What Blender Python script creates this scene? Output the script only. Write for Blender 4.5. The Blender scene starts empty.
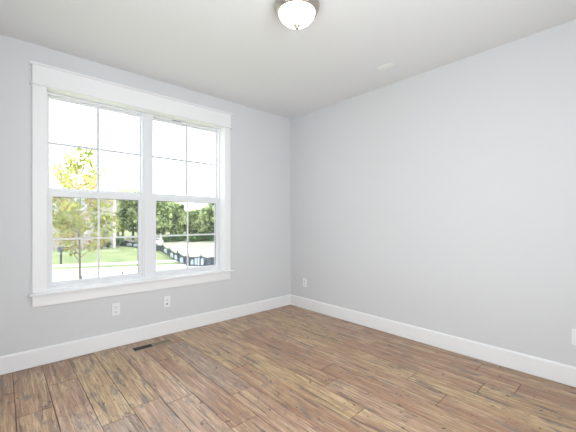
import bpy, bmesh, math, random
from mathutils import Vector, Matrix

S = bpy.context.scene
COL = S.collection
PI = math.pi

# ------------------------------------------------------------------ camera
CX, CY, CZ, YAW, FPX, HY = -3.17246779, -3.43752957, 1.24312179, 0.83333606, 316.50089, 220.366
cam_data = bpy.data.cameras.new('camera')
cam_data.sensor_fit = 'HORIZONTAL'
cam_data.sensor_width = 36.0
cam_data.lens = FPX / 576.0 * 36.0
cam_data.shift_y = (HY - 216.0) / 576.0
cam_data.clip_start = 0.05
cam_data.clip_end = 500
cam = bpy.data.objects.new('camera', cam_data)
COL.objects.link(cam)
cam.location = (CX, CY, CZ)
cam.rotation_euler = (PI / 2, 0, YAW - PI / 2)
S.camera = cam

# ------------------------------------------------------------------ view and world
S.view_settings.view_transform = 'Standard'
S.view_settings.look = 'None'
S.view_settings.gamma = 1.0
S.view_settings.use_curve_mapping = False
S.view_settings.exposure = 0.0
S.cycles.use_adaptive_sampling = False
S.cycles.max_bounces = 14
S.cycles.diffuse_bounces = 8
S.cycles.transparent_max_bounces = 24

world = bpy.data.worlds.new('overcast_sky')
S.world = world
world.use_nodes = True
wn = world.node_tree
wn.nodes['Background'].inputs['Color'].default_value = (0.94, 0.975, 1.0, 1)
wn.nodes['Background'].inputs['Strength'].default_value = 5.0

sun_d = bpy.data.lights.new('sun', 'SUN')
sun_d.energy = 3.0
sun_d.angle = math.radians(8)
sun_d.color = (1.0, 0.96, 0.88)
sun = bpy.data.objects.new('sun', sun_d)
COL.objects.link(sun)
sv = Vector((1.0, -0.9, 1.6)).normalized()      # towards the sun
sun.rotation_euler = sv.to_track_quat('Z', 'Y').to_euler()
sun.location = (10, -5, 20)


def area(name, loc, target, sx, sy, power, color):
    d = bpy.data.lights.new(name, 'AREA')
    d.shape = 'RECTANGLE'
    d.size, d.size_y = sx, sy
    d.energy = power
    d.color = color
    o = bpy.data.objects.new(name, d)
    COL.objects.link(o)
    o.location = loc
    v = Vector(target) - Vector(loc)
    o.rotation_euler = v.to_track_quat('-Z', 'Y').to_euler()
    return o


# unseen fill lights added behind the camera to brighten the room
area('rear_fill_light', (-2.25, -4.42, 1.45), (-2.35, 0, 0.8), 2.2, 1.9, 42, (0.96, 0.98, 1.0))
area('side_fill_light', (-3.92, -2.35, 1.5), (0, -2.95, 0.6), 1.6, 1.7, 9, (0.95, 0.98, 1.0))

# ------------------------------------------------------------------ materials
MATS = {}


def mat(name, color, rough=0.6, metallic=0.0, emit=None, strength=0.0, bump=None, spec=None):
    m = bpy.data.materials.new(name)
    m.use_nodes = True
    nt = m.node_tree
    b = nt.nodes['Principled BSDF']
    b.inputs['Base Color'].default_value = (*color, 1)
    b.inputs['Roughness'].default_value = rough
    b.inputs['Metallic'].default_value = metallic
    if spec is not None:
        b.inputs['Specular IOR Level'].default_value = spec
    if emit:
        b.inputs['Emission Color'].default_value = (*emit, 1)
        b.inputs['Emission Strength'].default_value = strength
    if bump:
        sc, st = bump
        tc = nt.nodes.new('ShaderNodeTexCoord')
        n = nt.nodes.new('ShaderNodeTexNoise')
        n.inputs['Scale'].default_value = sc
        n.inputs['Detail'].default_value = 4
        bp = nt.nodes.new('ShaderNodeBump')
        bp.inputs['Strength'].default_value = st
        bp.inputs['Distance'].default_value = 0.002
        nt.links.new(tc.outputs['Object'], n.inputs['Vector'])
        nt.links.new(n.outputs['Fac'], bp.inputs['Height'])
        nt.links.new(bp.outputs['Normal'], b.inputs['Normal'])
    MATS[name] = m
    return m


def noise_mat(name, c1, c2, scale, rough=0.8, detail=4, lo=0.35, hi=0.65, stretch=(1, 1, 1), translucent=0.0, c3=None):
    m = mat(name, c1, rough, spec=0.25)
    nt = m.node_tree
    b = nt.nodes['Principled BSDF']
    tc = nt.nodes.new('ShaderNodeTexCoord')
    mp = nt.nodes.new('ShaderNodeMapping')
    mp.inputs['Scale'].default_value = stretch
    n = nt.nodes.new('ShaderNodeTexNoise')
    n.inputs['Scale'].default_value = scale
    n.inputs['Detail'].default_value = detail
    r = nt.nodes.new('ShaderNodeValToRGB')
    r.color_ramp.elements[0].position = lo
    r.color_ramp.elements[0].color = (*c1, 1)
    r.color_ramp.elements[1].position = hi
    r.color_ramp.elements[1].color = (*c2, 1)
    if c3:
        e = r.color_ramp.elements.new(min(0.98, hi + 0.06))
        e.color = (*c3, 1)
    nt.links.new(tc.outputs['Object'], mp.inputs['Vector'])
    nt.links.new(mp.outputs['Vector'], n.inputs['Vector'])
    if translucent:
        ge = nt.nodes.new('ShaderNodeNewGeometry')
        ml = nt.nodes.new('ShaderNodeMath'); ml.operation = 'MULTIPLY_ADD'
        ml.inputs[1].default_value = 0.42
        nt.links.new(ge.outputs['Random Per Island'], ml.inputs[0])
        nt.links.new(n.outputs['Fac'], ml.inputs[2])
        sb = nt.nodes.new('ShaderNodeMath'); sb.operation = 'SUBTRACT'; sb.inputs[1].default_value = 0.21
        nt.links.new(ml.outputs[0], sb.inputs[0])
        nt.links.new(sb.outputs[0], r.inputs['Fac'])
    else:
        nt.links.new(n.outputs['Fac'], r.inputs['Fac'])
    nt.links.new(r.outputs['Color'], b.inputs['Base Color'])
    if translucent:
        t = nt.nodes.new('ShaderNodeBsdfTranslucent')
        nt.links.new(r.outputs['Color'], t.inputs['Color'])
        mx = nt.nodes.new('ShaderNodeMixShader')
        mx.inputs['Fac'].default_value = translucent
        out = nt.nodes['Material Output']
        nt.links.new(b.outputs['BSDF'], mx.inputs[1])
        nt.links.new(t.outputs['BSDF'], mx.inputs[2])
        nt.links.new(mx.outputs['Shader'], out.inputs['Surface'])
    return m


WALL = mat('wall_paint', (0.600, 0.602, 0.618), 0.75, bump=(260, 0.06), spec=0.25)
CEIL = mat('ceiling_paint', (0.725, 0.725, 0.735), 0.9, bump=(180, 0.08), spec=0.15)
TRIM = mat('trim_paint', (0.765, 0.76, 0.775), 0.5, bump=(90, 0.03), spec=0.25)
VINYL = mat('white_vinyl', (0.70, 0.70, 0.725), 0.45, bump=(60, 0.02), spec=0.3)
GRILLE = mat('grille_vinyl', (0.58, 0.59, 0.65), 0.4, bump=(60, 0.02))
PLASTIC = mat('white_plastic', (0.74, 0.74, 0.76), 0.4, bump=(80, 0.01))
DARK = mat('dark_slot_and_shade', (0.03, 0.03, 0.03), 0.6, bump=(80, 0.02))
GREY = mat('grey_parts_and_gap_shadow', (0.22, 0.22, 0.24), 0.6, bump=(80, 0.02))
NICKEL = mat('brushed_nickel', (0.50, 0.46, 0.41), 0.32, 1.0, bump=(300, 0.05))
BRASSDARK = mat('register_bronze', (0.30, 0.235, 0.16), 0.45, 0.35, bump=(200, 0.05))
REGFRAME = mat('register_frame_tan', (0.42, 0.33, 0.24), 0.5, 0.1, bump=(200, 0.05))
VENTW = mat('vent_white_enamel', (0.70, 0.70, 0.69), 0.45, bump=(80, 0.02))
BOWL = mat('lit_frosted_glass', (0.9, 0.87, 0.8), 0.4, emit=(1.0, 0.93, 0.80), strength=5.0, bump=(40, 0.05))


def glass_mat():
    m = bpy.data.materials.new('window_glass')
    m.use_nodes = True
    nt = m.node_tree
    nt.nodes.remove(nt.nodes['Principled BSDF'])
    t = nt.nodes.new('ShaderNodeBsdfTransparent')
    t.inputs['Color'].default_value = (0.95, 0.965, 0.96, 1)
    g = nt.nodes.new('ShaderNodeBsdfGlossy')
    g.inputs['Roughness'].default_value = 0.02
    f = nt.nodes.new('ShaderNodeFresnel')
    f.inputs['IOR'].default_value = 1.45
    mx = nt.nodes.new('ShaderNodeMixShader')
    ar = nt.nodes.new('ShaderNodeMath'); ar.operation = 'MULTIPLY'; ar.inputs[1].default_value = 0.25
    nt.links.new(f.outputs['Fac'], ar.inputs[0])
    nt.links.new(ar.outputs[0], mx.inputs['Fac'])
    nt.links.new(t.outputs['BSDF'], mx.inputs[1])
    nt.links.new(g.outputs['BSDF'], mx.inputs[2])
    nt.links.new(mx.outputs['Shader'], nt.nodes['Material Output'].inputs['Surface'])
    return m


def screen_mat():
    m = bpy.data.materials.new('insect_mesh')
    m.use_nodes = True
    nt = m.node_tree
    b = nt.nodes['Principled BSDF']
    b.inputs['Base Color'].default_value = (0.06, 0.06, 0.065, 1)
    b.inputs['Roughness'].default_value = 0.7
    t = nt.nodes.new('ShaderNodeBsdfTransparent')
    mx = nt.nodes.new('ShaderNodeMixShader')
    mx.inputs['Fac'].default_value = 0.26
    nt.links.new(t.outputs['BSDF'], mx.inputs[1])
    nt.links.new(b.outputs['BSDF'], mx.inputs[2])
    nt.links.new(mx.outputs['Shader'], nt.nodes['Material Output'].inputs['Surface'])
    return m


GLASS = glass_mat()
SCREEN = screen_mat()


def floor_mat():
    m = bpy.data.materials.new('laminate_planks')
    m.use_nodes = True
    nt = m.node_tree
    N = nt.nodes.new
    L = nt.links.new
    b = nt.nodes['Principled BSDF']
    at = N('ShaderNodeAttribute'); at.attribute_name = 'tone'
    sd = N('ShaderNodeAttribute'); sd.attribute_name = 'shift'
    tc = N('ShaderNodeTexCoord')
    add = N('ShaderNodeVectorMath'); add.operation = 'ADD'
    L(tc.outputs['Object'], add.inputs[0]); L(sd.outputs['Vector'], add.inputs[1])

    def noise(scale, st, detail, rough=0.6, dist=0.0):
        mp = N('ShaderNodeMapping'); mp.inputs['Scale'].default_value = st
        L(add.outputs[0], mp.inputs['Vector'])
        n = N('ShaderNodeTexNoise')
        n.inputs['Scale'].default_value = scale
        n.inputs['Detail'].default_value = detail
        n.inputs['Roughness'].default_value = rough
        n.inputs['Distortion'].default_value = dist
        L(mp.outputs['Vector'], n.inputs['Vector'])
        return n.outputs['Fac']

    def ramp(fac, a, bb, va=0.0, vb=1.0):
        r = N('ShaderNodeMapRange')
        r.inputs['From Min'].default_value = a
        r.inputs['From Max'].default_value = bb
        r.inputs['To Min'].default_value = va
        r.inputs['To Max'].default_value = vb
        L(fac, r.inputs['Value'])
        return r.outputs['Result']

    def mix(fac, c1, c2, mode='MIX'):
        x = N('ShaderNodeMix'); x.data_type = 'RGBA'; x.blend_type = mode
        if isinstance(fac, float): x.inputs['Factor'].default_value = fac
        else: L(fac, x.inputs['Factor'])
        for i, c in ((6, c1), (7, c2)):
            if isinstance(c, tuple): x.inputs[i].default_value = (*c, 1)
            else: L(c, x.inputs[i])
        return x.outputs[2]

    grain = noise(1.0, (44, 1.9, 1), 5, 0.70, 0.15)
    fine = noise(1.0, (95, 5.5, 1), 4, 0.75, 0.1)
    broad = noise(1.0, (10, 1.3, 1), 4, 0.6, 0.5)
    patch = noise(1.0, (10, 3.4, 1), 6, 0.75, 0.3)
    streak = noise(1.0, (30, 1.7, 1), 5, 0.65, 0.6)
    knot = noise(1.0, (30, 17, 1), 2, 0.5, 0.8)
    c = mix(ramp(broad, 0.50, 0.64, 0.0, 0.85), at.outputs['Color'], (0.57, 0.41, 0.235))
    c = mix(ramp(broad, 0.36, 0.48, 0.6, 0.0), c, (0.41, 0.245, 0.16))
    c = mix(ramp(grain, 0.36, 0.53, 0.70, 0.0), c, (0.28, 0.15, 0.09))
    c = mix(ramp(grain, 0.52, 0.68, 0.0, 0.65), c, (0.72, 0.56, 0.40))
    c = mix(ramp(fine, 0.36, 0.54, 0.65, 0.0), c, (0.18, 0.115, 0.09))
    c = mix(ramp(patch, 0.55, 0.625, 0.0, 0.80), c, (0.19, 0.15, 0.14))
    vein = noise(1.0, (15, 0.9, 1), 3, 0.55, 0.9)
    df = N('ShaderNodeMath'); df.operation = 'SUBTRACT'; df.inputs[1].default_value = 0.5
    L(vein, df.inputs[0])
    ab = N('ShaderNodeMath'); ab.operation = 'ABSOLUTE'; L(df.outputs[0], ab.inputs[0])
    ln = ramp(ab.outputs[0], 0.006, 0.022, 0.75, 0.0)
    mk = ramp(streak, 0.44, 0.56, 0.0, 1.0)
    ml = N('ShaderNodeMath'); ml.operation = 'MULTIPLY'; L(ln, ml.inputs[0]); L(mk, ml.inputs[1])
    c = mix(ml.outputs[0], c, (0.13, 0.08, 0.065))
    c = mix(ramp(streak, 0.575, 0.64, 0.0, 0.85), c, (0.14, 0.095, 0.08))
    c = mix(ramp(knot, 0.67, 0.72, 0.0, 0.85), c, (0.05, 0.04, 0.038))
    L(c, b.inputs['Base Color'])
    rr = N('ShaderNodeMapRange')
    rr.inputs['To Min'].default_value = 0.26
    rr.inputs['To Max'].default_value = 0.40
    L(grain, rr.inputs['Value']); L(rr.outputs['Result'], b.inputs['Roughness'])
    b.inputs['Specular IOR Level'].default_value = 0.45
    bp = N('ShaderNodeBump'); bp.inputs['Strength'].default_value = 0.25; bp.inputs['Distance'].default_value = 0.002
    L(grain, bp.inputs['Height']); L(bp.outputs['Normal'], b.inputs['Normal'])
    return m


FLOOR = floor_mat()
GROOVE = mat('plank_groove', (0.05, 0.035, 0.028), 0.8, bump=(50, 0.05))
GRASS = noise_mat('lawn_grass', (0.20, 0.26, 0.13), (0.33, 0.375, 0.19), 0.9, 0.9, 8)
GRAVEL = noise_mat('pale_gravel', (0.36, 0.36, 0.29), (0.50, 0.495, 0.43), 0.6, 0.9, 8)
CONCRETE = noise_mat('pale_concrete', (0.66, 0.66, 0.65), (0.76, 0.76, 0.75), 1.5, 0.8, 6)
ASPHALT = noise_mat('pale_street', (0.56, 0.56, 0.56), (0.66, 0.66, 0.66), 2.0, 0.8, 6)
SIDING = mat('beige_siding', (0.40, 0.355, 0.34), 0.8, bump=(20, 0.1))
CORNER = mat('white_corner_board', (0.85, 0.85, 0.85), 0.6, bump=(30, 0.05))
SHINGLE = noise_mat('pale_shingles', (0.34, 0.33, 0.32), (0.44, 0.43, 0.42), 8, 0.9, 4)
SHUTTER = mat('dark_shutter', (0.07, 0.08, 0.09), 0.6, bump=(30, 0.05))
PANE = mat('reflective_pane', (0.30, 0.36, 0.38), 0.15, bump=(3, 0.05))
BARK = noise_mat('bark', (0.16, 0.12, 0.10), (0.30, 0.25, 0.21), 30, 0.9, 4, stretch=(1, 1, 0.2))
LEAF_Y = noise_mat('yellow_green_leaves', (0.19, 0.25, 0.04), (0.56, 0.58, 0.16), 1.6, 0.6, 4, 0.28, 0.60, translucent=0.40, c3=(0.46, 0.28, 0.15))
LEAF_G = noise_mat('green_leaves', (0.13, 0.21, 0.11), (0.80, 0.88, 0.50), 0.7, 0.6, 6, 0.32, 0.62, translucent=0.35)
LEAF_D = noise_mat('deep_green_leaves', (0.06, 0.13, 0.06), (0.20, 0.30, 0.12), 1.2, 0.6, 5, translucent=0.2)
LEAF_R = noise_mat('russet_leaves', (0.42, 0.20, 0.12), (0.45, 0.42, 0.15), 3, 0.6, 5, translucent=0.3)
FABRIC = noise_mat('black_silt_fabric', (0.05, 0.06, 0.075), (0.10, 0.115, 0.135), 5, 0.7, 4)
LIGHTPATCH = noise_mat('light_through_fabric', (0.42, 0.50, 0.60), (0.60, 0.66, 0.72), 6, 0.5, 4)
STAKE = mat('weathered_stake', (0.30, 0.25, 0.20), 0.9, bump=(40, 0.1))
SLATE = mat('slate_blue_metal', (0.035, 0.045, 0.07), 0.45, bump=(40, 0.05))
SIGNW = mat('white_sign_board', (0.88, 0.88, 0.88), 0.5, bump=(40, 0.02))


# ------------------------------------------------------------------ mesh helpers
def box(bm, x0, x1, y0, y1, z0, z1):
    vs = [bm.verts.new(p) for p in ((x0, y0, z0), (x1, y0, z0), (x1, y1, z0), (x0, y1, z0),
                                    (x0, y0, z1), (x1, y0, z1), (x1, y1, z1), (x0, y1, z1))]
    for f in ((0, 3, 2, 1), (4, 5, 6, 7), (0, 1, 5, 4), (1, 2, 6, 5), (2, 3, 7, 6), (3, 0, 4, 7)):
        bm.faces.new([vs[i] for i in f])


def prism(bm, pts, z0, z1):
    n = len(pts)
    a = [bm.verts.new((p[0], p[1], z0)) for p in pts]
    b = [bm.verts.new((p[0], p[1], z1)) for p in pts]
    bm.faces.new(list(reversed(a))); bm.faces.new(b)
    for i in range(n):
        bm.faces.new((a[i], a[(i + 1) % n], b[(i + 1) % n], b[i]))
    bmesh.ops.recalc_face_normals(bm, faces=bm.faces)


def extrude_profile(bm, prof, x0, x1, axis='x'):
    """prof: (depth, height) list, extruded along x (or y)."""
    def P(t, q): return (t, q[0], q[1]) if axis == 'x' else (q[0], t, q[1])
    a = [bm.verts.new(P(x0, q)) for q in prof]
    b = [bm.verts.new(P(x1, q)) for q in prof]
    n = len(prof)
    bm.faces.new(a); bm.faces.new(list(reversed(b)))
    for i in range(n):
        bm.faces.new((a[i], b[i], b[(i + 1) % n], a[(i + 1) % n]))
    bmesh.ops.recalc_face_normals(bm, faces=bm.faces)


def tube(bm, p0, p1, r0, r1, seg=8):
    p0, p1 = Vector(p0), Vector(p1)
    q = (p1 - p0).to_track_quat('Z', 'Y').to_matrix()
    A, B = [], []
    for i in range(seg):
        a = 2 * PI * i / seg
        v = q @ Vector((math.cos(a), math.sin(a), 0))
        A.append(bm.verts.new(p0 + v * r0)); B.append(bm.verts.new(p1 + v * r1))
    for i in range(seg):
        bm.faces.new((A[i], A[(i + 1) % seg], B[(i + 1) % seg], B[i]))
    bm.faces.new(list(reversed(A))); bm.faces.new(B)


def lathe(bm, prof, seg=48):
    rings = []
    for r, z in prof:
        if r < 1e-6:
            rings.append([bm.verts.new((0, 0, z))])
        else:
            rings.append([bm.verts.new((r * math.cos(2 * PI * i / seg), r * math.sin(2 * PI * i / seg), z)) for i in range(seg)])
    for A, B in zip(rings, rings[1:]):
        for i in range(seg):
            j = (i + 1) % seg
            if len(A) == 1 and len(B) == 1: continue
            if len(A) == 1: bm.faces.new((A[0], B[j], B[i]))
            elif len(B) == 1: bm.faces.new((A[i], A[j], B[0]))
            else: bm.faces.new((A[i], A[j], B[j], B[i]))
    bmesh.ops.recalc_face_normals(bm, faces=bm.faces)


def obj(name, bm, material, parent=None, bevel=0.0, smooth=False, seg=2):
    me = bpy.data.meshes.new(name)
    bm.to_mesh(me); bm.free()
    me.materials.append(material)
    if smooth:
        for p in me.polygons: p.use_smooth = True
    o = bpy.data.objects.new(name, me)
    COL.objects.link(o)
    if parent: o.parent = parent
    if bevel:
        md = o.modifiers.new('bevel', 'BEVEL')
        md.width = bevel; md.segments = seg; md.limit_method = 'ANGLE'
        md.harden_normals = False
    return o


def bx(name, dims, material, parent=None, bevel=0.0):
    bm = bmesh.new(); box(bm, *dims)
    return obj(name, bm, material, parent, bevel)


def frame_bm(x0, x1, z0, z1, y0, y1, l, r, b, t):
    """a rectangular ring in the xz plane, one clean mitred mesh"""
    bm = bmesh.new()
    o = [(x0, z0), (x1, z0), (x1, z1), (x0, z1)]
    i = [(x0 + l, z0 + b), (x1 - r, z0 + b), (x1 - r, z1 - t), (x0 + l, z1 - t)]
    V = {}
    for k, ring in (('o', o), ('i', i)):
        for y in (y0, y1):
            V[k, y] = [bm.verts.new((p[0], y, p[1])) for p in ring]
    for j in range(4):
        n = (j + 1) % 4
        bm.faces.new((V['o', y0][j], V['o', y0][n], V['i', y0][n], V['i', y0][j]))
        bm.faces.new((V['o', y1][n], V['o', y1][j], V['i', y1][j], V['i', y1][n]))
        bm.faces.new((V['o', y0][n], V['o', y0][j], V['o', y1][j], V['o', y1][n]))
        bm.faces.new((V['i', y0][j], V['i', y0][n], V['i', y1][n], V['i', y1][j]))
    bmesh.ops.recalc_face_normals(bm, faces=bm.faces)
    return bm


def struct(o):
    o['kind'] = 'structure'
    return o


def empty(name, loc, rz=0.0):
    o = bpy.data.objects.new(name, None)
    o.empty_display_size = 0.1
    COL.objects.link(o)
    o.location = loc
    o.rotation_euler = (0, 0, rz)
    return o


def tag(o, label, cat, group=None):
    o['label'] = label; o['category'] = cat
    if group: o['group'] = group
    return o


# ------------------------------------------------------------------ room shell
H = 2.74
XL, XR, YB, YF = -3.62, 0.0, 0.0, -4.12          # left wall, right wall, window wall, wall behind camera
WT = 0.20
WX0, WX1, WZ0, WZ1 = -2.879, -1.122, 0.605, 2.395  # window opening


def wall_x(name, y0, y1, x0, x1, hole=None):
    bm = bmesh.new()
    if hole:
        a, b, c, d = hole
        box(bm, x0, a, y0, y1, -0.1, H); box(bm, b, x1, y0, y1, -0.1, H)
        box(bm, a, b, y0, y1, -0.1, c); box(bm, a, b, y0, y1, d, H)
    else:
        box(bm, x0, x1, y0, y1, -0.1, H)
    return struct(obj(name, bm, WALL))


def wall_y(name, x0, x1, y0, y1, hole=None):
    bm = bmesh.new()
    if hole:
        a, b, c, d = hole
        box(bm, x0, x1, y0, a, -0.1, H); box(bm, x0, x1, b, y1, -0.1, H)
        box(bm, x0, x1, a, b, -0.1, c); box(bm, x0, x1, a, b, d, H)
    else:
        box(bm, x0, x1, y0, y1, -0.1, H)
    return struct(obj(name, bm, WALL))


wall_x('wall_back', YB, YB + WT, XL - WT, XR + WT, (WX0, WX1, WZ0, WZ1))
wall_x('wall_front', YF - WT, YF, XL - WT, XR + WT, (-3.4, -1.1, 0.5, 2.4))
wall_y('wall_right', XR, XR + WT, YF, YB)
wall_y('wall_left', XL - WT, XL, YF, YB, (-3.15, -1.55, 0.65, 2.35))
struct(bx('ceiling', (XL - WT, XR + WT, YF - WT, YB + WT, H, H + 0.15), CEIL))

struct(bx('sun_block_roof', (-5.4, 2.2, YF - WT - 2.2, YF - WT, H + 0.02, H + 0.15), TRIM))  # unseen roof added to keep the sun out of the rear window

# plank floor: one mesh, every plank a slab with narrow grooves between
TAN, BRN, PNK, GRY, RED, OCH = (0.57, 0.375, 0.225), (0.42, 0.235, 0.14), (0.53, 0.345, 0.235), (0.42, 0.305, 0.24), (0.46, 0.26, 0.155), (0.56, 0.39, 0.205)
JOINT = {0: -0.82, 1: -0.47, 2: -0.02 - 1.25, 3: -1.19, 4: -1.30, 5: -1.81, 6: -1.50, 7: -1.17, 8: -2.23, 9: -1.86,
         10: -1.67, 11: -2.53, 12: -2.23, 13: -1.45, 14: -2.85, 15: -2.54, 16: -1.9}
TONES = {-1: [RED, RED, BRN], 0: [TAN, TAN, RED], 1: [PNK, PNK, BRN], 2: [TAN, GRY, OCH], 3: [PNK, PNK, OCH], 4: [PNK, PNK, PNK], 5: [PNK, PNK, BRN],
         6: [TAN, PNK, GRY], 7: [BRN, BRN, OCH], 8: [TAN, TAN, OCH], 9: [OCH, PNK, BRN], 10: [TAN, RED, BRN], 11: [GRY, RED, TAN],
         12: [TAN, OCH, OCH], 13: [OCH, BRN, OCH], 14: [RED, BRN, BRN], 15: [OCH, BRN, BRN], 16: [BRN, OCH, BRN]}
rnd = random.Random(7)
bm = bmesh.new()
tl = bm.loops.layers.float_color.new('tone')
sl = bm.loops.layers.float_vector.new('shift') if hasattr(bm.loops.layers, 'float_vector') else bm.loops.layers.float_color.new('shift')
PITCH, GAP, PL = 0.19, 0.0036, 1.21
for k in range(-4, 18):
    xa, xb = -3.10 + PITCH * k, -3.10 + PITCH * (k + 1)
    xa2, xb2 = max(xa + GAP / 2, XL), min(xb - GAP / 2, XR)
    if xb2 - xa2 < 0.01: continue
    j = JOINT.get(k, -0.3 - rnd.random() * 1.2)
    cuts = sorted({c for c in [j + PL * q for q in range(-5, 5)] if YF < c < YB})
    cuts = [YF] + cuts + [YB]
    tones = TONES.get(k)
    for c0, c1 in zip(cuts, cuts[1:]):
        ya, yb = c0 + GAP / 2, c1 - GAP / 2
        if yb - ya < 0.01: continue
        mid = (ya + yb) / 2
        if tones:
            t = tones[2] if mid > j else tones[1] if mid > j - PL else tones[0]
            if mid > j + PL: t = rnd.choice([TAN, BRN, PNK])
        else:
            t = rnd.choice([TAN, BRN, PNK, GRY, OCH])
        v = 0.83 + 0.10 * rnd.random()
        sh = (rnd.uniform(-20, 20), rnd.uniform(-20, 20), 0.0)
        before = len(bm.faces)
        box(bm, xa2, xb2, ya, yb, -0.012, 0.0)
        bm.faces.ensure_lookup_table()
        for f in bm.faces[before:]:
            for lp in f.loops:
                lp[tl] = (t[0] * v, t[1] * v, t[2] * v, 1)
                lp[sl] = sh if len(lp[sl]) == 3 else (*sh, 1)
nf = len(bm.faces)
box(bm, XL, XR, YF, YB, -0.25, -0.006)
fl = obj('floor', bm, FLOOR)
fl.data.materials.append(GROOVE)
for p in fl.data.polygons[nf:]: p.material_index = 1
struct(fl)

# baseboards
BH, BT = 0.150, 0.016
prof = [(0, 0.004), (-BT, 0.004), (-BT, BH - 0.012), (-BT + 0.006, BH), (0, BH)]
bm = bmesh.new(); extrude_profile(bm, prof, XL, XR - BT); struct(obj('baseboard_back', bm, TRIM))
bm = bmesh.new(); extrude_profile(bm, prof, YF, YB, 'y'); struct(obj('baseboard_right', bm, TRIM))
bm = bmesh.new(); extrude_profile(bm, [(XL - q[0], q[1]) for q in prof], YF, YB - BT, 'y'); struct(obj('baseboard_left', bm, TRIM))
bm = bmesh.new(); extrude_profile(bm, [(YF - q[0], q[1]) for q in prof], XL + BT, XR - BT); struct(obj('baseboard_front', bm, TRIM))

# ------------------------------------------------------------------ the double window
win = struct(empty('window_1', ((WX0 + WX1) / 2, 0.0, 0.625)))
wo = Vector(win.location)


def W(o):                       # keep world placement below the window's empty
    o.location = -wo
    o.parent = win
    return o


EPS = 0.0005
cas = 0.019
W(bx('side_casing', (-2.975, WX0, -cas, 0, 0.625, 2.392), TRIM, bevel=0.002))
W(bx('side_casing', (WX1, -1.037, -cas, 0, 0.625, 2.392), TRIM, bevel=0.002))
W(bx('head_casing', (-2.975, -1.037, -0.024, 0, 2.404, 2.560), TRIM, bevel=0.0015))
bm = bmesh.new(); extrude_profile(bm, [(0, 2.392), (-0.030, 2.392), (-0.035, 2.398), (-0.030, 2.404), (0, 2.404)], -2.993, -1.019)
W(obj('head_fillet', bm, TRIM))
bm = bmesh.new(); extrude_profile(bm, [(0, 2.560), (-0.030, 2.560), (-0.042, 2.568), (-0.042, 2.576), (0, 2.576)], -2.998, -1.014)
W(obj('cap_moulding', bm, TRIM))
bm = bmesh.new()
prism(bm, [(-2.999, -0.044), (-0.998, -0.044), (-0.998, 0), (WX1, 0), (WX1, 0.092), (WX0, 0.092), (WX0, 0), (-2.999, 0)], 0.603, 0.625)
W(obj('stool', bm, TRIM, bevel=0.004))
W(bx('apron', (-2.975, -1.037, -0.018, 0, 0.508, 0.603), TRIM, bevel=0.0015))
# painted jamb lining of the opening
W(obj('jamb_lining', frame_bm(WX0 - 0.001, WX1 + 0.001, 0.604, WZ1 + 0.001, 0.0, 0.092, 0.0035, 0.0035, 0.02, 0.0035), TRIM))
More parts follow.
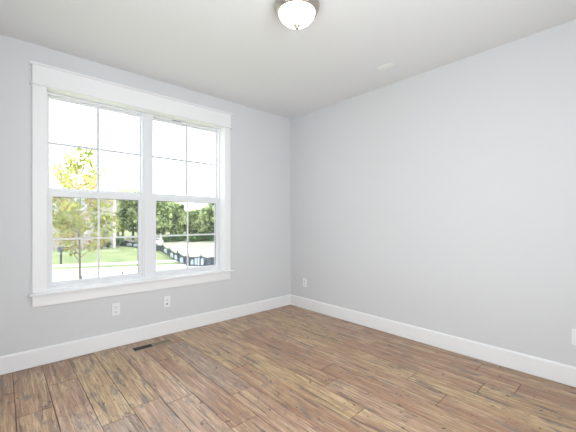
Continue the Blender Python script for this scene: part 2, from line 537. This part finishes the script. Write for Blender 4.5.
# mullion between the two units
W(bx('mullion', (-2.0405, -1.9605, 0.084, 0.19, 0.625, 2.3915), VINYL, bevel=0.002))
UN = ((WX0 + 0.0025, -2.0405), (-1.9605, WX1 - 0.0025))
LOW_G, UP_G = 0.118, 0.150
for ui, (a, b) in enumerate(UN):
    fr = W(obj('unit_frame', frame_bm(a, b, 0.625, 2.3915, 0.092, 0.19, 0.0165, 0.0165, 0.020, 0.020), VINYL, bevel=0.0015))
    a2, b2 = a + 0.0165, b - 0.0165
    # upper sash (outer track)
    up = W(obj('upper_sash', frame_bm(a2, b2, 1.500, 2.3715, 0.138, 0.165, 0.0155, 0.0155, 0.040, 0.022), VINYL, bevel=0.002))
    ga, gb, gz0, gz1 = a2 + 0.0155, b2 - 0.0155, 1.540, 2.3495
    g = bx('glass', (ga, gb, UP_G - 0.003, UP_G + 0.003, gz0, gz1), GLASS, up)
    bm = bmesh.new()
    mx, mz = (ga + gb) / 2, 1.945
    box(bm, mx - 0.012, mx + 0.012, UP_G - 0.0075, UP_G - 0.0035, gz0, gz1)
    box(bm, ga, mx - 0.012, UP_G - 0.0072, UP_G - 0.0035, mz - 0.012, mz + 0.012)
    box(bm, mx + 0.012, gb, UP_G - 0.0072, UP_G - 0.0035, mz - 0.012, mz + 0.012)
    obj('grille', bm, GRILLE, up)
    # lower sash (inner track)
    lo = W(obj('lower_sash', frame_bm(a2, b2, 0.645, 1.516, 0.102, 0.134, 0.034, 0.034, 0.040, 0.058), VINYL, bevel=0.003))
    la, lb, lz0, lz1 = a2 + 0.034, b2 - 0.034, 0.685, 1.458
    bx('glass', (la, lb, LOW_G - 0.003, LOW_G + 0.003, lz0, lz1), GLASS, lo)
    bm = bmesh.new()
    mx, mz = (la + lb) / 2, 1.071
    box(bm, mx - 0.009, mx + 0.009, LOW_G - 0.0075, LOW_G - 0.0035, lz0, lz1)
    box(bm, la, mx - 0.009, LOW_G - 0.0072, LOW_G - 0.0035, mz - 0.009, mz + 0.009)
    box(bm, mx + 0.009, lb, LOW_G - 0.0072, LOW_G - 0.0035, mz - 0.009, mz + 0.009)
    obj('grille', bm, VINYL, lo)
    # thin dark ring painting the screen gap's shadow round the lower pane
    obj('gap_shadow', frame_bm(la, lb, lz0, lz1, LOW_G - 0.0035, LOW_G + 0.0035, 0.001, 0.005, 0.001, 0.005), GREY, lo)
    # low profile lift lip on the lower rail
    bx('sash_lift', (mx - 0.16, mx + 0.16, 0.093, 0.102, 0.668, 0.676), VINYL, lo, bevel=0.002)
    bx('sash_lock', (mx - 0.03, mx + 0.03, 0.108, 0.130, 1.516, 1.526), VINYL, lo, bevel=0.003)
    # insect screen outside the lower half
    sf = W(obj('screen_frame', frame_bm(a2, b2, 0.645, 1.50, 0.168, 0.178, 0.018, 0.018, 0.018, 0.018), VINYL))
    bx('insect_mesh', (a2 + 0.018, b2 - 0.018, 0.1725, 0.1735, 0.663, 1.482), SCREEN, sf)
    if ui == 0:
        bx('pull_tab', (-2.606, -2.590, 0.164, 0.168, 0.672, 0.712), GREY, sf)
        bx('pull_tab', (-2.236, -2.222, 0.164, 0.168, 0.680, 0.712), GREY, sf)
    else:
        bm = bmesh.new(); box(bm, -1.738, -1.632, 0.0905, 0.092, 2.3735, 2.3800)
        obj('weep_slot', bm, DARK, fr)
        fr.children[-1].location = (0, 0, 0)

# unseen windows added behind the camera to let fill light in
def added_window(name, x0, x1, z0, z1, loc, rz):
    w = struct(empty(name, loc, rz))
    obj('window_frame', frame_bm(x0, x1, z0, z1, 0.04, 0.10, 0.05, 0.05, 0.05, 0.05), VINYL, w, bevel=0.003)
    obj('window_casing', frame_bm(x0 - 0.09, x1 + 0.09, z0 - 0.09, z1 + 0.09, -0.02, 0.0, 0.09, 0.09, 0.09, 0.09), TRIM, w, bevel=0.002)
    bx('glass', (x0 + 0.05, x1 - 0.05, 0.067, 0.073, z0 + 0.05, z1 - 0.05), GLASS, w)
    return w


added_window('added_window_rear', -1.15, 1.15, -0.95, 0.95, (-2.25, YF, 1.45), PI)
added_window('added_window_side', -0.8, 0.8, -0.85, 0.85, (XL, -2.35, 1.5), PI / 2)

# ------------------------------------------------------------------ ceiling light
t = tag(empty('ceiling_light', (-1.6480, -1.8510, H)), 'round flush ceiling light with brushed nickel rim and glowing frosted glass bowl', 'ceiling light')
t.location.z = H
bm = bmesh.new()
lathe(bm, [(0.0, 0.0), (0.146, 0.0), (0.155, -0.005), (0.157, -0.016), (0.153, -0.030), (0.147, -0.044), (0.138, -0.057), (0.130, -0.062), (0.126, -0.058), (0.0, -0.040)], 64)
obj('rim', bm, NICKEL, t, smooth=True)
bm = bmesh.new()
pr = []
for i in range(15):
    a = (PI / 2) * i / 14
    pr.append((0.127 * math.cos(a) ** 0.95 if i < 14 else 0.0, -0.054 - 0.085 * math.sin(a) ** 1.1))
lathe(bm, pr, 64)
obj('glass_bowl', bm, BOWL, t, smooth=True)
bm = bmesh.new()
lathe(bm, [(0.0, -0.136), (0.022, -0.137), (0.024, -0.143), (0.016, -0.149), (0.013, -0.154), (0.014, -0.160), (0.009, -0.166), (0.0, -0.168)], 24)
obj('finial', bm, NICKEL, t, smooth=True)

# ------------------------------------------------------------------ ceiling supply vent
v = tag(empty('ceiling_vent', (-0.395, -1.81, H), 0), 'small white louvred air vent set flush in the ceiling near the right wall', 'vent')
obj('vent_frame', (lambda b: (box(b, -0.062, 0.062, -0.125, -0.105, -0.006, 0), box(b, -0.062, 0.062, 0.105, 0.125, -0.006, 0),
                              box(b, -0.062, -0.045, -0.105, 0.105, -0.006, 0), box(b, 0.045, 0.062, -0.105, 0.105, -0.006, 0), b)[-1])(bmesh.new()), VENTW, v, bevel=0.001)
bm = bmesh.new()
for i in range(7):
    x = -0.039 + i * 0.013
    p = [(x - 0.005, -0.0005), (x + 0.003, -0.008), (x + 0.005, -0.0075), (x - 0.003, -0.0005)]
    extrude_profile(bm, p, -0.105, 0.105, 'y')
obj('louvre', bm, VENTW, v)

v.scale = (0.72, 0.72, 1)

# ------------------------------------------------------------------ floor register
r = tag(empty('floor_register', (-2.05, -0.197, 0.0)), 'low bronze louvred heating register in the plank floor below the window', 'vent')
bm = bmesh.new()
fh = 0.004
box(bm, -0.186, 0.186, -0.052, -0.040, 0, fh); box(bm, -0.186, 0.186, 0.040, 0.052, 0, fh)
box(bm, -0.186, -0.173, -0.040, 0.040, 0, fh); box(bm, 0.173, 0.186, -0.040, 0.040, 0, fh)
box(bm, -0.006, 0.006, -0.040, 0.040, 0, fh)
obj('frame', bm, REGFRAME, r, bevel=0.001)
bm = bmesh.new(); box(bm, -0.173, 0.173, -0.040, 0.040, 0.0002, 0.0008)
obj('duct_opening', bm, DARK, r)
for s, nm in ((-1, 0), (1, 1)):
    bm = bmesh.new()
    for i in range(11):
        x = (-0.163 + i * 0.0152) if s < 0 else (0.012 + i * 0.0152)
        if s < 0:
            extrude_profile(bm, [(x, 0.0008), (x + 0.0035, 0.0035), (x + 0.0045, 0.0035), (x + 0.001, 0.0008)], -0.040, 0.040, 'y')
        else:
            extrude_profile(bm, [(x, 0.0038), (x + 0.011, 0.0010), (x + 0.012, 0.0010), (x + 0.001, 0.0038)], -0.040, 0.040, 'y')
    obj('louvre_bank', bm, BRASSDARK if s > 0 else DARK, r)  # left bank coloured near black to paint the shade between its louvres
r.scale = (1.04, 1.14, 1)


# ------------------------------------------------------------------ wall plates
def rounded_rect(w, h, rad, n=5):
    pts = []
    for cx, cz, a0 in ((w / 2 - rad, h / 2 - rad, 0), (-w / 2 + rad, h / 2 - rad, PI / 2), (-w / 2 + rad, -h / 2 + rad, PI), (w / 2 - rad, -h / 2 + rad, 3 * PI / 2)):
        for i in range(n):
            a = a0 + (PI / 2) * i / (n - 1)
            pts.append((cx + rad * math.cos(a), cz + rad * math.sin(a)))
    return pts


def slab_xz(bm, pts, y0, y1, ox=0, oz=0):
    a = [bm.verts.new((p[0] + ox, y0, p[1] + oz)) for p in pts]
    b = [bm.verts.new((p[0] + ox, y1, p[1] + oz)) for p in pts]
    n = len(pts)
    bm.faces.new(a); bm.faces.new(list(reversed(b)))
    for i in range(n): bm.faces.new((a[i], b[i], b[(i + 1) % n], a[(i + 1) % n]))
    bmesh.ops.recalc_face_normals(bm, faces=bm.faces)


def plate(name, loc, rz, label, cat, kind, group=None):
    t = tag(empty(name, loc, rz), label, cat, group)
    bm = bmesh.new(); slab_xz(bm, rounded_rect(0.072, 0.118, 0.006), -0.006, 0)
    obj('cover_plate', bm, PLASTIC, t, bevel=0.0015)
    if kind == 'duplex':
        for dz in (0.024, -0.024):
            bm = bmesh.new(); slab_xz(bm, rounded_rect(0.034, 0.030, 0.012), -0.0085, -0.006, 0, dz)
            s = obj('socket', bm, PLASTIC, t, bevel=0.0008)
            bm = bmesh.new()
            box(bm, -0.009, -0.006, -0.0089, -0.0085, dz - 0.002, dz + 0.008)
            box(bm, 0.006, 0.009, -0.0089, -0.0085, dz - 0.002, dz + 0.007)
            box(bm, -0.0025, 0.0025, -0.0089, -0.0085, dz - 0.010, dz - 0.005)
            obj('slots', bm, DARK, s)
        bm = bmesh.new(); lathe(bm, [(0, 0.0005), (0.003, 0.0005), (0.0035, 0)], 12)
        bmesh.ops.rotate(bm, verts=bm.verts, matrix=Matrix.Rotation(PI / 2, 3, 'X'))
        bmesh.ops.translate(bm, verts=bm.verts, vec=(0, -0.006, 0))
        obj('screw', bm, NICKEL, t)
    elif kind == 'jack':
        bm = bmesh.new(); slab_xz(bm, rounded_rect(0.018, 0.016, 0.002), -0.0075, -0.006, 0, 0.020)
        obj('data_port', bm, PLASTIC, t)
        bm = bmesh.new(); box(bm, -0.006, 0.006, -0.0079, -0.0075, 0.015, 0.024)
        obj('port_opening', bm, GREY, t)
        bm = bmesh.new(); lathe(bm, [(0.0, 0.014), (0.005, 0.014), (0.005, 0.004), (0.009, 0.004), (0.009, 0.0), (0.0, 0.0)], 20)
        bmesh.ops.rotate(bm, verts=bm.verts, matrix=Matrix.Rotation(PI / 2, 3, 'X'))
        bmesh.ops.translate(bm, verts=bm.verts, vec=(0, -0.006, -0.022))
        obj('coaxial_connector', bm, GREY, t)
    return t


plate('wall_outlet', (-2.334, 0, 0.370), 0, 'white duplex outlet on the window wall below the left window unit', 'outlet', 'duplex')
plate('cable_jack', (-1.832, 0, 0.358), 0, 'white jack plate with a dark cable connector, below the right window unit', 'wall plate', 'jack')
plate('wall_outlet', (0, -0.300, 0.366), -PI / 2, 'white duplex outlet on the right wall close to the room corner', 'outlet', 'duplex')
plate('wall_outlet', (0, -3.146, 0.372), -PI / 2, 'white outlet on the right wall, cut off by the right edge of the photo', 'outlet', 'duplex')

# ------------------------------------------------------------------ outdoors
GZ = -1.45
DV = Vector((math.cos(YAW), math.sin(YAW), 0))
RV = Vector((math.sin(YAW), -math.cos(YAW), 0))
C0 = Vector((CX, CY, 0))


def at(px, D, z=GZ):
    """world point at distance D (metres, measured along the room's diagonal) and bearing px"""
    p = C0 + DV * D + RV * ((px - 288.0) / FPX * D)
    return Vector((p.x, p.y, z))


def gd(y):
    return 851.0 / (y - HY)


SA = YAW - math.radians(70)                       # direction of the street
SV = Vector((math.cos(SA), math.sin(SA), 0)); NV = Vector((-math.sin(SA), math.cos(SA), 0))


def strip(name, a0, a1, b0, b1, z, th, material):
    c = [C0 + SV * a + NV * b for a, b in ((a0, b0), (a1, b0), (a1, b1), (a0, b1))]
    bm = bmesh.new(); prism(bm, [(p.x, p.y) for p in c], z - th, z)
    return struct(obj(name, bm, material))


strip('lawn', -120, 120, 4.6, 130, GZ, 0.3, GRASS)
strip('street', -120, 120, 12.5, 20.0, GZ + 0.01, 0.02, ASPHALT)
strip('gutter_joint', -120, 120, 18.45, 18.55, GZ + 0.013, 0.004, GREY if False else GRAVEL)
strip('kerb', -120, 120, 20.0, 20.15, GZ + 0.06, 0.08, CONCRETE)
strip('sidewalk', -120, 120, 21.6, 22.7, GZ + 0.02, 0.03, CONCRETE)

# silt fence line and the bare lot behind it
FL = [(100, 34.5), (124, 33.0), (140, 31.0), (155, 28.8), (163, 27.2), (170, 23.3), (178, 20.6), (188, 18.75), (201, 18.6), (217, 18.7), (235, 18.8)]
lot = [at(*p) for p in FL] + [at(330, 20.5), at(330, 41), at(240, 41), at(150, 44), at(100, 46)]
bm = bmesh.new(); prism(bm, [(p.x, p.y) for p in lot], GZ, GZ + 0.012)
struct(obj('gravel_lot', bm, GRAVEL))

fence = tag(empty('silt_fence', at(188, 18.75)), 'long sagging black silt fence with pale patches around the bare lot', 'fence')
f0 = Vector(fence.location)
pts = [at(*p) - f0 for p in FL]
fr = random.Random(3)


def ribbon(bm, poly, h0, h1, th=0.015, n=5):
    dense = []
    for i in range(len(poly) - 1):
        for k in range(n):
            s = k / n
            q = poly[i].lerp(poly[i + 1], s)
            sag = -0.10 * math.sin(PI * s) * (0.5 + fr.random())
            dense.append((q, sag))
    dense.append((poly[-1], 0))
    rows = []
    for i, (q, sag) in enumerate(dense):
        d = (dense[min(i + 1, len(dense) - 1)][0] - dense[max(i - 1, 0)][0]).normalized()
        nn = Vector((-d.y, d.x, 0)) * th
        w = Vector((-d.y, d.x, 0)) * fr.uniform(-0.05, 0.05)
        rows.append([bm.verts.new(q + w * 0 - nn + Vector((0, 0, h0))), bm.verts.new(q + w - nn + Vector((0, 0, h1 + sag))),
                     bm.verts.new(q + w + nn + Vector((0, 0, h1 + sag))), bm.verts.new(q + w * 0 + nn + Vector((0, 0, h0)))])
    for a, b in zip(rows, rows[1:]):
        for k in range(4):
            bm.faces.new((a[k], a[(k + 1) % 4], b[(k + 1) % 4], b[k]))
    bm.faces.new(rows[0]); bm.faces.new(list(reversed(rows[-1])))


bm = bmesh.new(); ribbon(bm, pts, 0.0, 0.60)
obj('fabric', bm, FABRIC, fence)
for i in range(len(pts)):
    bm = bmesh.new(); tube(bm, pts[i] + Vector((0, 0, 0)), pts[i] + Vector((fr.uniform(-.05, .05), fr.uniform(-.05, .05), 0.72)), 0.03, 0.03, 6)
    obj('stake', bm, FABRIC, fence)
# pale slabs on the near side paint light showing through the fabric
for i, s0, s1, za, zb in ((4, .3, .65, .12, .45), (5, .15, .5, .08, .42), (5, .7, .95, .1, .4), (6, .3, .6, .05, .4), (7, .25, .45, .1, .4), (7, .55, .70, .08, .5), (7, .76, .9, .06, .52), (8, .0, .16, .08, .5), (1, .2, .5, .1, .4), (1, .65, .9, .1, .4), (2, .2, .6, .1, .4)):
    a, b = pts[i].lerp(pts[i + 1], s0), pts[i].lerp(pts[i + 1], s1)
    d = (b - a).normalized(); nn = Vector((d.y, -d.x, 0))
    off = nn * 0.06
    bm = bmesh.new()
    vs = [a + off + Vector((0, 0, za)), b + off + Vector((0, 0, za)), b + off + Vector((0, 0, zb - .05)), a.lerp(b, .5) + off + Vector((0, 0, zb)), a + off + Vector((0, 0, zb - .1))]
    A = [bm.verts.new(v) for v in vs]; B = [bm.verts.new(v - nn * 0.045) for v in vs]
    bm.faces.new(A); bm.faces.new(list(reversed(B)))
    for k in range(5): bm.faces.new((A[k], B[k], B[(k + 1) % 5], A[(k + 1) % 5]))
    bmesh.ops.recalc_face_normals(bm, faces=bm.faces)
    obj('light_patch', bm, LIGHTPATCH, fence)['label'] = 'pale blue patch painted as light through the black fabric'

# mailbox
mp = at(61, 19.35)
m = tag(empty('mailbox', mp, SA), 'dark slate blue mailbox on a slim post beyond the sidewalk', 'mailbox')
bm = bmesh.new(); box(bm, -0.045, 0.045, -0.045, 0.045, 0, 0.80)
obj('post', bm, SLATE, m, bevel=0.005)
bm = bmesh.new()
pf = [(-0.11, 0.78), (0.11, 0.78), (0.11, 1.0)] + [(0.11 * math.cos(a), 1.0 + 0.11 * math.sin(a)) for a in (PI / 6, PI / 3, PI / 2, 2 * PI / 3, 5 * PI / 6)] + [(-0.11, 1.0)]
extrude_profile(bm, pf, -0.18, 0.18, 'y')
bmesh.ops.rotate(bm, verts=bm.verts, matrix=Matrix.Rotation(0.7, 3, 'Z'))
obj('box', bm, SLATE, m, bevel=0.004)
bm = bmesh.new(); box(bm, 0.1, 0.115, -0.02, 0.02, 0.95, 1.15)
obj('flag', bm, SLATE, m)

# white yard sign on the far lawn
sp = at(159, 29.4)
s = tag(empty('yard_sign', sp, YAW - PI / 2), 'white square sign board hung on a white post on the far lawn', 'sign')
bm = bmesh.new(); box(bm, 0.10, 0.20, -0.05, 0.05, 0, 1.45)
bmesh.ops.translate(bm, verts=bm.verts, vec=(0, 0, 0))
obj('post', bm, SIGNW, s, bevel=0.005)
bx('crossbar', (-0.42, 0.30, -0.04, 0.04, 1.00, 1.08), SIGNW, s)
bx('board', (-0.40, 0.42, -0.075, -0.052, 0.22, 0.90), SIGNW, s, bevel=0.003)
m2 = tag(empty('marker_post', at(153.3, 29.0)), 'short dark post standing left of the white yard sign', 'post')
bm = bmesh.new(); tube(bm, (0, 0, 0), (0, 0, 0.62), 0.07, 0.06, 8); obj('shaft', bm, SLATE, m2)
bm = bmesh.new(); tube(bm, (0, 0, 0.62), (0, 0, 0.70), 0.085, 0.05, 8); obj('cap', bm, SLATE, m2)

# neighbour's house
hp = at(115.2, 31.2)
h = tag(empty('neighbour_house', hp, YAW - PI / 2 + 0.47), 'two-storey beige house with white corner boards behind the young tree', 'house')
HW, HD, HE = 11.5, 7.0, 5.35
bm = bmesh.new()
box(bm, -HW, 0, 0, HD, 0, HE)
obj('siding_wall', bm, SIDING, h)
bm = bmesh.new()
for i in range(int(HE / 0.16)):
    z = 0.10 + i * 0.16
    box(bm, -HW, -0.12, -0.012, -0.001, z, z + 0.012)
obj('siding_lap', bm, SIDING, h)
for x0, x1 in ((-0.14, 0.02), (-HW - 0.02, -HW + 0.14)):
    bx('corner_board', (x0, x1, -0.03, 0.14, 0, HE), CORNER, h)
bm = bmesh.new()
o = 0.35
rb = [(-HW - o, -o, HE), (o, -o, HE), (o, HD + o, HE), (-HW - o, HD + o, HE)]
rt = [(-HW + 3.4, HD / 2, HE + 2.9), (-2.6, HD / 2, HE + 2.9)]
A = [bm.verts.new(p) for p in rb]; T = [bm.verts.new(p) for p in rt]
bm.faces.new(list(reversed(A)))
bm.faces.new((A[0], A[1], T[1], T[0])); bm.faces.new((A[1], A[2], T[1])); bm.faces.new((A[2], A[3], T[0], T[1])); bm.faces.new((A[3], A[0], T[0]))
bmesh.ops.recalc_face_normals(bm, faces=bm.faces)
obj('roof', bm, SHINGLE, h)
bx('eave_board', (-HW - o, o, -o - 0.02, -o + 0.02, HE - 0.20, HE), CORNER, h)


def hwin(x, z, w, hh, shut):
    f = obj('window', frame_bm(x - w / 2, x + w / 2, z, z + hh, -0.07, -0.001, .10, .10, .10, .10), CORNER, h)
    bx('pane', (x - w / 2 + .1, x + w / 2 - .1, -0.03, -0.015, z + .1, z + hh - .1), PANE, f)
    if shut:
        for sx in (-1, 1):
            c = x + sx * (w / 2 + 0.24)
            bx('shutter', (c - .2, c + .2, -0.06, -0.001, z, z + hh), SHUTTER, h)


hwin(-2.85, 1.42, 0.95, 1.25, False)
hwin(-2.85, 3.65, 0.95, 1.15, False)
hwin(-5.2, 3.0, 0.9, 1.2, False)
hwin(-6.6, 3.0, 0.9, 1.2, True)
hwin(-9.3, 3.0, 0.9, 1.2, True)
hwin(-6.4, 0.6, 1.2, 1.5, False)
bx('garage_door', (-10.6, -8.0, -0.05, -0.001, 0.0, 2.1), CORNER, h)


# ------------------------------------------------------------------ plants
def leaves(bm, centers, count, size, rg, flat=0.6):
    """centers: (point, radius xyz) lobes"""
    wsum = [c[1][0] * c[1][1] * c[1][2] for c in centers]
    for _ in range(count):
        c, rad = rg.choices(centers, wsum)[0]
        while True:
            v = Vector((rg.uniform(-1, 1), rg.uniform(-1, 1), rg.uniform(-1, 1)))
            if v.length <= 1: break
        if rg.random() < flat and v.length > 1e-3:
            v = v.normalized() * rg.uniform(0.78, 1.05)
        p = Vector(c) + Vector((v.x * rad[0], v.y * rad[1], v.z * rad[2]))
        n = Vector((rg.gauss(0, 1), rg.gauss(0, 1), rg.gauss(0, 1) + 0.4)).normalized()
        a = n.orthogonal().normalized(); b = n.cross(a)
        th = rg.uniform(0, 2 * PI)
        u = (a * math.cos(th) + b * math.sin(th)); w = n.cross(u)
        sz = size * rg.uniform(0.6, 1.25)
        q = [p - u * sz, p - w * sz * 0.6 + n * sz * .1, p + u * sz, p + w * sz * 0.6 + n * sz * .1]
        bm.faces.new([bm.verts.new(x) for x in q])


def tree_proto(seed, H0, wid, nleaf, lsize, material, trunk_h=0.25):
    rg = random.Random(seed)
    lobes = []
    for i in range(16):
        z = rg.uniform(trunk_h + 0.06, 0.9)
        k = math.sin(PI * min(1, max(0.0, (z - trunk_h * 0.3) / 1.0))) ** 0.6
        a = rg.uniform(0, 2 * PI); rr = wid * 0.62 * k * rg.uniform(0.3, 1)
        s = wid * rg.uniform(0.28, 0.48)
        lobes.append(((rr * math.cos(a), rr * math.sin(a), z * H0), (s, s, s * 0.85)))
    lobes.append(((0, 0, H0 * 0.9), (wid * .35, wid * .35, H0 * .1)))
    t = empty('broadleaf_tree', (0, 0, 0))
    b1 = bmesh.new()
    tube(b1, (0, 0, 0), (0.05, 0, H0 * 0.55), wid * .07, wid * .04, 7)
    for c, s in lobes[:9]:
        z0 = H0 * rg.uniform(0.2, 0.45)
        tube(b1, (0.02, 0, z0), c, wid * .03, wid * .01, 5)
    obj('trunk', b1, BARK, t)
    b2 = bmesh.new(); leaves(b2, lobes, nleaf, lsize, rg)
    obj('foliage', b2, material, t)
    return t


def copy_tree(root):
    c = root.copy(); COL.objects.link(c)
    for ch in list(root.children):
        d = ch.copy(); COL.objects.link(d); d.parent = c
    return c


protos = [tree_proto(11, 7.0, 2.6, 2600, 0.30, LEAF_G), tree_proto(12, 7.0, 2.3, 2600, 0.28, LEAF_G), tree_proto(13, 7.0, 2.9, 2600, 0.33, LEAF_G)]
used = [False] * 3
TR = [(40, 47, 7.4), (65, 48, 7.9), (90, 47, 7.4), (107, 46.5, 6.9), (123, 41.5, 6.7), (133, 43, 6.9), (144, 41.5, 6.4), (153, 42, 5.9), (163, 41, 5.5), (171, 42.5, 5.4), (180, 42, 4.9),
      (189, 44, 3.9), (197, 43, 4.0), (205, 42, 4.5), (214, 43, 4.9), (224, 42, 5.0), (236, 43, 5.2), (250, 42, 5.6), (265, 43, 5.6), (282, 42, 6.0),
      (118, 48, 6.2), (139, 49, 6.2), (158, 48, 5.2), (176, 49, 4.6), (194, 49, 4.3), (210, 49, 4.4), (230, 48, 5.0), (258, 49, 5.4)]
tg = random.Random(5)
for i, (px, D, hh) in enumerate(TR):
    k = i % 3
    if not used[k]:
        o = protos[k]; used[k] = True
    else:
        o = copy_tree(protos[k])
    o.location = at(px, D)
    o.rotation_euler = (0, 0, tg.uniform(0, 6.28))
    sc = hh / 7.0
    wsc = sc * tg.uniform(0.85, 1.0)
    o.scale = (wsc, wsc, sc)
    tag(o, 'bushy green tree in the woodland belt beyond the lawn and bare lot', 'tree', 'trees of the far woodland belt')


def shrub(name, px, D, w, hh, material, label, n=900, size=0.07, group=None):
    rg = random.Random(int(px * 7))
    t = tag(empty(name, at(px, D)), label, 'shrub', group)
    lob = [((rg.uniform(-.35, .35) * w, rg.uniform(-.35, .35) * w, hh * rg.uniform(.35, .7)), (w * .38, w * .38, hh * .32)) for _ in range(6)]
    b1 = bmesh.new()
    for c, s_ in lob: tube(b1, (0, 0, 0), c, 0.03, 0.012, 5)
    obj('stems', b1, BARK, t)
    b2 = bmesh.new(); leaves(b2, lob, n, size, rg, 0.4)
    obj('foliage', b2, material, t)
    return t


shrub('shrub', 118.6, 31.5, 0.72, 1.25, LEAF_D, 'dark green rounded shrub at the right corner of the beige house')
shrub('shrub', 108, 30.2, 0.55, 0.8, LEAF_D, 'low dark green bush against the front of the beige house')
shrub('shrub', 102.5, 29.4, 0.7, 1.0, LEAF_R, 'russet leaved bush left of the low dark bush at the house front')
# undergrowth along the woodland edge
ug = None
for i, px in enumerate(range(142, 300, 8)):
    D = 39.5 + (i % 3) * 0.7
    if ug is None:
        ug = shrub('undergrowth_bush', px, D, 1.5, 1.0, LEAF_D, 'dark low bush in the undergrowth at the foot of the woodland belt', 1100, 0.09, 'undergrowth bushes at the woodland edge')
    else:
        o = copy_tree(ug); o.location = at(px, D); o.rotation_euler = (0, 0, tg.uniform(0, 6.28))
        o.scale = (1, 1, tg.uniform(0.8, 1.25))

# young tree in the front yard
ys = tag(empty('young_tree', at(79.5, 9.0)), 'young slender tree with sparse yellow green leaves just outside the left window', 'tree')
rg = random.Random(21)
b1 = bmesh.new()
TT = [Vector((0, 0, 0)), Vector((0.01, 0, 1.5)), Vector((-0.01, 0.02, 2.6)), Vector((0.03, 0, 3.6)), Vector((0.0, 0, 5.0))]
rad = [0.035, 0.026, 0.021, 0.014, 0.004]
for i in range(4): tube(b1, TT[i], TT[i + 1], rad[i], rad[i + 1], 8)
obj('trunk', b1, BARK, ys)
lob = []
b3 = bmesh.new()


def on_trunk(z):
    for i in range(4):
        if TT[i].z <= z <= TT[i + 1].z:
            return TT[i].lerp(TT[i + 1], (z - TT[i].z) / (TT[i + 1].z - TT[i].z))
    return TT[-1]


R2 = Vector((RV.x, RV.y, 0)); D2 = Vector((DV.x, DV.y, 0))
for zs, u, dd, ze in [(1.48, -0.40, 0.0, 2.2), (1.62, 0.50, 0.1, 2.2), (1.9, -0.3, .35, 2.6), (2.05, 0.35, -.3, 2.7), (2.3, -0.65, -.1, 2.85), (2.35, 0.72, 0.1, 2.75),
                      (2.6, -0.45, .3, 3.15), (2.7, 0.5, .3, 3.2), (2.9, -0.7, -.2, 3.35), (2.9, 0.62, -.2, 3.35), (3.2, -0.45, .2, 3.75), (3.3, 0.4, -.1, 3.8), (3.5, -.3, -.3, 4.0), (3.6, .28, .3, 4.1), (3.9, -.18, 0, 4.4), (4.0, .16, .1, 4.6), (1.7, -0.15, -.4, 2.3), (2.4, .1, -.5, 3.0),
                      (1.85, -0.66, .2, 2.6), (1.8, 0.85, .2, 2.5)]:
    p0 = on_trunk(zs); p1 = R2 * u + D2 * dd + Vector((0, 0, ze))
    mid = p0.lerp(p1, .5) + Vector((0, 0, -0.05))
    tube(b3, p0, mid, 0.012, 0.009, 6); tube(b3, mid, p1, 0.009, 0.003, 6)
    for s in (0.55, 0.8, 1.05):
        c = p0.lerp(p1, s)
        r_ = 0.14 + 0.10 * s
        lob.append(((c.x, c.y, c.z), (r_, r_, r_ * 0.85)))
for z in (4.5, 4.75, 4.95): lob.append(((0, 0, z), (0.13, 0.13, 0.16)))
obj('branches', b3, BARK, ys)
b2 = bmesh.new(); leaves(b2, lob, 2300, 0.066, rg, 0.1)
obj('foliage', b2, LEAF_Y, ys)
